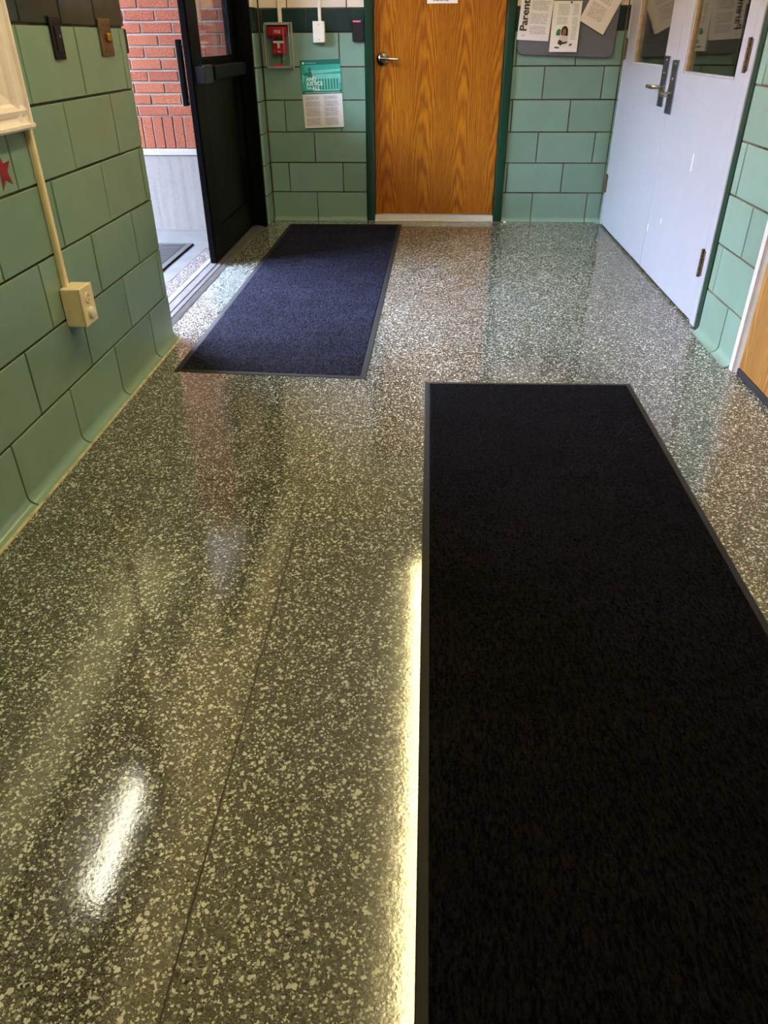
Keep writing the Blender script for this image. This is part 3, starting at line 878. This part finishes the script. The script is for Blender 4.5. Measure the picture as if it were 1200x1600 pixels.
# ------------------------------------------------------------------ lamps
def ceiling_light(x0, x1, y0, y1, z, mat, label, group=None):
    t = thing('ceiling_light', label, 'lamp', ((x0 + x1) / 2, (y0 + y1) / 2, z), group)
    part('housing', MB().box(x0 - .02, x1 + .02, y0 - .02, y1 + .02, z + .05, CEIL - .001, .006), M['white_plastic'], t)
    part('diffuser', MB().box(x0, x1, y0, y1, z, z + .05, .012), mat, t)
for k in range(4):
    ceiling_light(-.035, .065, .30 + 1.225 * k, 1.50 + 1.225 * k, 2.68, M['lamp'], ['narrow ceiling strip light over the near end of the black runner', 'second ceiling strip light from the near end of the row', 'third ceiling strip light from the near end of the row', 'ceiling strip light nearest the oak door in the back wall'][k], 'ceiling lights along the hall')
ceiling_light(-1.73, -1.66, 2.08, 2.86, 2.66, M['office_lamp'], 'ceiling light of the office behind the framed window')

# ------------------------------------------------------------------ floor mats
def floor_mat(name, label, c, bw_, mat, nx, ny, amp):
    """c: four floor corners (near-left, near-right, far-right, far-left)"""
    cx = sum(p[0] for p in c) / 4; cy = sum(p[1] for p in c) / 4
    t = thing(name, label, 'mat', (cx, cy, 0), 'carpet runners in the hall')
    P = [Vector((p[0], p[1], 0)) for p in c]
    def bil(u, v): return P[0] * (1 - u) * (1 - v) + P[1] * u * (1 - v) + P[2] * u * v + P[3] * (1 - u) * v
    W_ = (P[1] - P[0]).length; L_ = (P[3] - P[0]).length
    eu, ev = bw_ / W_, bw_ / L_
    mb = MB()
    rings = []
    for (e, z) in ((0, .0008), (.12, .0026), (.8, .0034), (1, .0032), (1.02, .001)):
        rings.append([tuple(bil(u, v) + Vector((0, 0, z))) for u, v in ((e * eu, e * ev), (1 - e * eu, e * ev), (1 - e * eu, 1 - e * ev), (e * eu, 1 - e * ev))])
    for a, b in zip(rings, rings[1:]):
        for k in range(4): mb.quad(a[k], a[(k + 1) % 4], b[(k + 1) % 4], b[k])
    mb.quad(*rings[0][::-1])
    part('rubber_border', mb, M['rubber'], t)
    mb = MB()
    rng = random.Random(7)
    for j in range(ny + 1):
        for i in range(nx + 1):
            edge = i in (0, nx) or j in (0, ny)
            u = eu + (1 - 2 * eu) * i / nx; v = ev + (1 - 2 * ev) * j / ny
            p = bil(u, v)
            jx = 0 if i in (0, nx) else rng.uniform(-.3, .3) * W_ / nx
            jy = 0 if j in (0, ny) else rng.uniform(-.3, .3) * L_ / ny
            mb.v.append((p.x + jx, p.y + jy, .0034 if edge else .006 + rng.uniform(-amp, amp)))
    for j in range(ny):
        for i in range(nx):
            a = j * (nx + 1) + i
            mb.f.append((a, a + 1, a + nx + 2, a + nx + 1))
    part('carpet_pile', mb, mat, t)
    return t
floor_mat('floor_mat', 'navy blue-black carpet mat on terrazzo beside the entrance, far one', [(-1.056, 2.872), (-.237, 2.822), (-.194, 5.832), (-1.046, 5.822)], .026, M['navy_carpet'], 110, 330, .0012)
floor_mat('floor_mat', 'black carpet runner in the foreground at right, near one', [(.0125, -.6), (.838, -.6), (.832, 2.822), (.0045, 2.803)], .020, M['black_carpet'], 170, 560, .0012)

# ------------------------------------------------------------------ things on the back wall
def vraceway(name, x, z0, parent, z1=CEIL - .002, wd=.020):
    pr = [(x - wd / 2, YB - .0004), (x - wd / 2, YB - .010), (x - wd / 2 + .003, YB - .014), (x + wd / 2 - .003, YB - .014), (x + wd / 2, YB - .010), (x + wd / 2, YB - .0004)]
    part(name, MB().prism(pr, 'z', z0, z1), M['ivory_plastic'], parent, label='cream vertical cable raceway')
# fire alarm pull station under a clear cover
fa = thing('fire_alarm_pull', 'red fire alarm pull station under a clear plastic cover', 'fire alarm', (-1.05, YB, 1.02))
vraceway('raceway', -1.04, 1.278, fa, wd=.026)
part('body', MB().box(-1.098, -1.008, YB - .045, YB - .001, 1.095, 1.215, .004), M['red_plastic'], fa)
part('top_plate', MB().box(-1.122, -.994, YB - .058, YB - .004, 1.198, 1.252, .005), M['red_plastic'], fa)
part('pull_bar', MB().box(-1.090, -1.018, YB - .058, YB - .044, 1.157, 1.170, .002).box(-1.062, -1.046, YB - .056, YB - .044, 1.128, 1.158, .002), M['white_plastic'], fa, label='white T shaped pull bar')
part('dark_slot', MB().box(-1.085, -1.023, YB - .0465, YB - .044, 1.174, 1.194), M['black_plastic'], fa)
text('lettering', 'FIRE', .026, M['white_ink'], fa, (-.008 - .0, -.0585, .195), (R(90), 0, 0), .0006, align='CENTER')
text('lettering', 'PULL', .010, M['white_ink'], fa, (-.003, -.0458, .085), (R(90), 0, 0), .0002, align='CENTER')
cv = MB()
x0, x1, z0, z1, yf = -1.146, -.966, 1.012, 1.272, YB - .088
tk = .003
cv.box(x0, x1, yf, yf + tk, z0, z1, .001).box(x0, x0 + tk, yf + tk, YB - .004, z0, z1).box(x1 - tk, x1, yf + tk, YB - .004, z0, z1).box(x0 + tk, x1 - tk, yf + tk, YB - .004, z1 - tk, z1).box(x0 + tk, x1 - tk, yf + tk, YB - .004, z0, z0 + tk)
part('clear_cover', cv, M['clear_plastic'], fa, label='clear plastic cover')
fr = MB()
fr.box(x0 - .006, x0 + .010, YB - .012, YB - .0025, z0 - .006, z1 + .006, .002).box(x1 - .010, x1 + .006, YB - .012, YB - .0025, z0 - .006, z1 + .006, .002).box(x0 + .010, x1 - .010, YB - .012, YB - .0025, z1 - .010, z1 + .006, .002).box(x0 + .010, x1 - .010, YB - .012, YB - .0025, z0 - .006, z0 + .010, .002)
for dx in (0, 1):
    xx = x0 + .006 if dx == 0 else x1 - .006
    fr.tube([(xx, yf - .001, z0 + .012), (xx, yf - .001, z1 - .012)], .0035, 8)
fr.tube([(x0 + .01, yf - .001, z0 + .006), (x1 - .01, yf - .001, z0 + .006)], .0035, 8)
fr.tube([(x0 + .01, yf - .001, z1 - .006), (x1 - .01, yf - .001, z1 - .006)], .0035, 8)
fr.tube([(x1 - .045, yf - .002, z0 + .052), (x1 - .045, yf - .002, z1 - .03)], .0022, 8)
fr.tube([(x1 - .064, yf - .002, z0 + .052), (x1 - .045, yf - .002, z0 + .052)], .0022, 8)
M['cover_frame'] = simple('clear_plastic_rim', lin(206, 208, 212), .12, noise=.02, Alpha=.42)
part('cover_rim', fr, M['cover_frame'], fa, True)
part('red_label', MB().box(-1.09, -1.03, yf - .0012, yf - .0002, z0 + .012, z0 + .022), M['red_plastic'], fa)
# cream box with its raceway
sb = thing('junction_box', 'cream surface box with blank plate under a raceway', 'wall box', (-.772, YB, 1.16))
part('box_body', MB().box(-.810, -.735, YB - .046, YB - .0006, 1.162, 1.280, .003), M['ivory_plastic'], sb)
part('cover_plate', MB().box(-.8125, -.7325, YB - .052, YB - .0462, 1.160, 1.282, .003), M['ivory_plastic'], sb)
for zz in (1.178, 1.262):
    part('screw', MB().lathe((-.7725, YB - .052, zz), (0, -1, 0), [(.0035, 0), (.003, .0012)], 10), M['grey_ink'], sb)
vraceway('raceway', -.768, 1.2825, sb, wd=.021)
# card reader
cr = thing('card_reader', 'black card reader with red light bar beside the green frame', 'card reader', (-.508, YB, 1.163))
part('reader_body', MB().box(-.547, -.468, YB - .022, YB - .0006, 1.163, 1.287, .005), M['black_plastic'], cr)
part('light_bar', MB().box(-.541, -.489, YB - .0235, YB - .0215, 1.276, 1.283, .0008), M['led'], cr, label='glowing red light bar')
part('screw', MB().lathe((-.508, YB - .022, 1.170), (0, -1, 0), [(.005, 0), (.004, .0015)], 10), M['chrome'], cr)

# poster
po = thing('poster', 'teal and white printed poster headed AND JUSTICE FOR ALL on mint tiles', 'poster', (-.7665, YB - .0028, .630), rot=(0, R(-1.8), 0))
PW, PH = .284, .430
pm = printed('poster_body_print', lin(232, 228, 232), lin(128, 120, 132), [(.06, .47, .07, .94), (.53, .92, .07, .94)], 46, [(.80, .83), (.60, .63), (.30, .34)])
sheet_part('backing', po, PW, PH, M['teal_dark'], .001, (0, 0, 0))
sheet_part('text_sheet', po, PW, .214, pm, .001, (.0, -.0006, .009))
sheet_part('picture', po, PW, .207, M['teal_dark'], 0, (0, -.0009, .222))
# printed picture: sky, statue and columns of a public building
def flat(name, polys, mat, parent, y=-.0018):
    mb = MB()
    for P in polys:
        n = len(P)
        i = len(mb.v)
        mb.v += [(p[0], y, p[1]) for p in P] + [(p[0], y + .0005, p[1]) for p in P]
        mb.f.append(tuple(range(i, i + n)))
        mb.f.append(tuple(range(i + n, i + 2 * n))[::-1])
        mb.f += [(i + k, i + n + k, i + n + (k + 1) % n, i + (k + 1) % n) for k in range(n)]
    return tag(part(name, mb, mat, parent, local=True), kind=None)
rc = lambda a, b, c, d: [(a, c), (b, c), (b, d), (a, d)]
flat('printed_sky', [rc(-.139, .139, .245, .400)], M['teal'], po, -.0014)
flat('printed_building', [[(-.075, .345), (.139, .358), (.139, .372), (-.075, .366)], rc(-.06, .139, .315, .342)] , M['teal_light'], po, -.0019)
cols_ = []
for k in range(9):
    xx = -.045 + k * .0205
    cols_.append(rc(xx, xx + .0075, .250, .316))
cols_.append(rc(-.06, .125, .240, .249))
pc = flat('printed_columns', cols_, M['teal_light'], po, -.0019)
pc['kind'] = 'stuff'
flat('printed_shade', [rc(-.055, .13, .249, .315)], M['teal_mid'], po, -.0016)
def disc(cx, cz, rx, rz, n=14): return [(cx + rx * math.cos(2 * math.pi * k / n), cz + rz * math.sin(2 * math.pi * k / n)) for k in range(n)]
flat('printed_statue', [disc(-.078, .374, .010, .013), [(-.096, .322), (-.062, .322), (-.066, .362), (-.090, .360)], [(-.122, .338), (-.094, .336), (-.092, .350), (-.112, .356)]], M['teal_dark'], po, -.0022)
flat('printed_leaf', [[(-.136, .29), (-.124, .30), (-.118, .335), (-.130, .345)]], M['teal_light'], po, -.0022)
flat('printed_leaf', [[(.130, .29), (.138, .285), (.138, .335), (.131, .33)]], M['teal_light'], po, -.0022)
text('lettering', 'AND', .033, M['white_ink'], po, (-.106, -.0026, .305), (R(90), 0, 0), .0007)
text('lettering', 'JUSTICE', .033, M['white_ink'], po, (-.106, -.0026, .2765), (R(90), 0, 0), .0007)
text('lettering', 'FOR', .017, M['white_ink'], po, (-.106, -.0026, .2535), (R(90), 0, 0), .0005)
text('lettering', 'ALL', .033, M['white_ink'], po, (-.068, -.0026, .248), (R(90), 0, 0), .0007)
dots = MB()
for k in range(26):
    a = -.118 + k * .0096
    dots.box(a, a + .0045, -.0022, -.0017, .228, .2325)
tag(part('dotted_rule', dots, M['white_ink'], po, local=True), kind='stuff')
flat('emblem', [rc(-.127, -.113, .406, .418)], M['white_ink'], po, -.0018)
ln = MB()
for k in range(9):
    ln.box(-.104 + k * .0085, -.0975 + k * .0085, -.0022, -.0016, .409, .4135)
tag(part('small_print', ln, M['teal_light'], po, local=True), kind='stuff')

# bulletin board
bo = thing('bulletin_board', 'grey fabric bulletin board with rounded corners on the mint wall', 'board', (.575, YB, 1.085), rot=(0, R(1.9), 0))
bwid, bht, rr = .648, .62, .045
pr = []
for (cx_, cz_, a0) in ((bwid - rr, bht - rr, 0), (rr, bht - rr, 90), (rr, rr, 180), (bwid - rr, rr, 270)):
    for k in range(7):
        t = R(a0 + 15 * k); pr.append((cx_ + rr * math.cos(t), cz_ + rr * math.sin(t)))
part('panel', MB().prism([(x, z) for x, z in pr], 'y', -.020, -.002), M['board'], bo, local=True)
def shrink(f): return [(bwid / 2 + (x - bwid / 2) * f, bht / 2 + (z - bht / 2) * f) for x, z in pr]
part('rim', MB().prism(shrink(1.008), 'y', -.0145, -.0022), M['rubber'], bo, local=True)
yb_ = YB - .0215
p1 = thing('paper_sheet', 'white paper headed Parent in sideways letters, leftmost on the grey board', 'paper', (.675, yb_ - .002, 1.164), rot=(0, R(3.0), 0))
pm1 = printed('parent_print', lin(238, 234, 244), lin(150, 144, 164), [(.36, .95, .12, .97)], 44, [(.28, .31), (.52, .56), (.74, .77)])
sheet_part('sheet', p1, .212, .30, pm1, .002)
text('lettering', 'Parent', .066, M['ink'], p1, (-.050, -.0045, .050), (R(90), R(-90), 0), .0014)
text('lettering', 'the', .016, M['grey_ink'], p1, (-.080, -.0045, .022), (R(90), 0, 0))
p2 = thing('paper_sheet', 'white flyer with a small photo of a dark haired person, middle of the grey board', 'paper', (.884, yb_ - .008, 1.098), rot=(0, R(.6), 0))
pm2 = printed('flyer_print', lin(240, 240, 246), lin(160, 158, 170), [(.18, .62, .55, .94), (.72, .93, .25, .94)], 40, [(.70, .72)])
sheet_part('sheet', p2, .186, .285, pm2, .006)
ph = flat('printed_photo', [disc(-.003, .118, .022, .030), [(-.024, .10), (.020, .092), (.018, .13), (-.02, .13)]], M['hair'], p2, -.0068)
flat('printed_face', [disc(-.004, .112, .013, .020)], M['skin'], p2, -.0076)
flat('printed_shirt', [[(-.040, .055), (.024, .052), (.020, .090), (-.006, .096), (-.030, .088)]], M['shirt'], p2, -.0072)
flat('printed_arms', [[(-.042, .048), (-.016, .036), (-.012, .062), (-.034, .070)], [(-.016, .044), (.020, .052), (.022, .060), (-.012, .056)]], M['hair'], p2, -.0080)
flat('printed_plant', [[(-.058, .096), (-.034, .094), (-.030, .126), (-.044, .132), (-.056, .118)]], M['leafgreen'], p2, -.0070)
flat('printed_mark', [[(.034, .040), (.044, .034), (.056, .044), (.050, .050)]], M['ink'], p2, -.0080)
flat('printed_mark', [[(-.060, .022), (-.030, .020), (-.028, .028), (-.058, .030)]], M['ink'], p2, -.0080)
part('pin', MB().lathe((.022, -.001, .277), (0, -1, 0), [(.006, 0), (.006, .006), (.003, .008)], 12), M['black_plastic'], p2, True, local=True)
p3 = thing('paper_sheet', 'tilted white stack of stapled pages, rightmost on the grey board', 'paper', (1.054, yb_ - .004, 1.236), rot=(0, R(26.5), 0))
pm3 = printed('stapled_print', lin(236, 228, 228), lin(168, 156, 158), [(.14, .80, .16, .80)], 30, [(.45, .52)])
sheet_part('sheet', p3, .188, .285, pm3, .004, (0, -.002, 0))
sheet_part('under_sheets', p3, .190, .286, M['paper'], .003, (.002, -.0002, .0005), .0018)
part('pin', MB().lathe((.0, -.0022, .262), (0, -1, 0), [(.006, 0), (.006, .006), (.003, .008)], 12), M['black_plastic'], p3, True, local=True)

# ------------------------------------------------------------------ things on the left wall
def wall_plate(name, label, cat, y0, y1, z0, z1, mat):
    t = thing(name, label, cat, (XL, (y0 + y1) / 2, z0))
    part('plate', MB().box(XL + .0012, XL + .007, y0, y1, z0, z1, .002), mat, t)
    return t
yc = 2.668
bp = wall_plate('wall_plate', 'dark brown narrow switch plate, left of the two on the left wall', 'switch plate', 2.630, 2.706, 1.127, 1.242, M['brown_plate'])
part('rocker', MB().box(XL + .007, XL + .010, yc - .017, yc + .017, 1.150, 1.218, .0015), M['brown_plate'], bp)
part('mark', MB().box(XL + .010, XL + .0104, yc + .008, yc + .014, 1.186, 1.194), M['grey_ink'], bp)
bs = wall_plate('wall_plate', 'brass key switch plate near the entrance on the left wall', 'switch plate', 3.022, 3.134, 1.129, 1.243, M['brass'])
part('key_cylinder', MB().box(XL + .007, XL + .020, 3.070, 3.098, 1.176, 1.200, .003), M['brass_key'], bs)
part('slot', MB().box(XL + .0068, XL + .0084, 3.100, 3.108, 1.170, 1.200, .0006), M['black_plastic'], bs)
for (yy, zz) in ((3.055, 1.148), (3.100, 1.148), (3.055, 1.224), (3.100, 1.224)):
    part('screw', MB().lathe((XL + .007, yy, zz), (1, 0, 0), [(.0045, 0), (.004, .0015)], 10), M['old_brass'], bs)

# receptacle with raceway
ot = thing('wall_outlet', 'cream surface mounted outlet box at the foot of a raceway', 'outlet', (XL, 2.34, .37))
oy0, oy1, oz0, oz1, od = 2.300, 2.392, .385, .507, .062
part('box_body', MB().box(XL + .0012, XL + od, oy0, oy1, oz0, oz1, .002), M['cream_plastic'], ot)
part('cover_plate', MB().box(XL + od + .0002, XL + od + .006, oy0 - .001, oy1 + .001, oz0 - .001, oz1 + .001, .002), M['cream_plastic'], ot)
ym = (oy0 + oy1) / 2
for zz in (.470, .421):
    rs = part('receptacle', MB().lathe((XL + od + .006, ym, zz), (1, 0, 0), [(.0172, 0), (.0168, .0026), (.004, .003)], 24), M['cream_plastic'], ot, True)
    for dy in (-.006, .006):
        part('slot', MB().box(XL + od + .0086, XL + od + .0096, ym + dy - .001, ym + dy + .001, zz + .001, zz + .009), M['black_plastic'], rs)
    part('slot', MB().lathe((XL + od + .0086, ym, zz - .008), (1, 0, 0), [(.0024, 0), (.0024, .001)], 10), M['black_plastic'], rs)
part('plug_cap', MB().lathe((XL + od + .0092, ym, .421), (1, 0, 0), [(.0185, 0), (.018, .005), (.014, .008)], 22), M['ivory_plastic'], ot, True, label='pale round safety cap')
ry = 2.336
pr = [(XL + .0012, ry - .011), (XL + .012, ry - .011), (XL + .017, ry - .008), (XL + .017, ry + .008), (XL + .012, ry + .011), (XL + .0012, ry + .011)]
part('raceway', MB().prism(pr, 'z', oz1 + .0005, CZ - .002), M['cream_plastic'], ot)
# red star
st = []
for k in range(10):
    r_ = .052 if k % 2 == 0 else .021
    t = R(90 + 8 + 36 * k)
    st.append((2.152 + r_ * math.cos(t), .874 + r_ * math.sin(t)))
so = link('star_sticker', MB().prism(st, 'x', XL + .0010, XL + .0016).mesh('star_sticker', M['red_star'], off=(XL, 2.152, .874)), None, (XL, 2.152, .874))
tag(so, 'dark red star sticker on a mint tile under the window casing', 'sticker')

# small rubbish by the green jamb
bt = link('paper_scrap', MB().lathe((.585, YB - .045, .0005), (0, 0, 1), [(.014, 0), (.012, .006), (.005, .009)], 9).mesh('paper_scrap', M['paper'], off=(.585, YB - .045, 0)), None, (.585, YB - .045, 0))
tag(bt, 'tiny white scrap lying on the floor by the right green jamb', 'scrap')
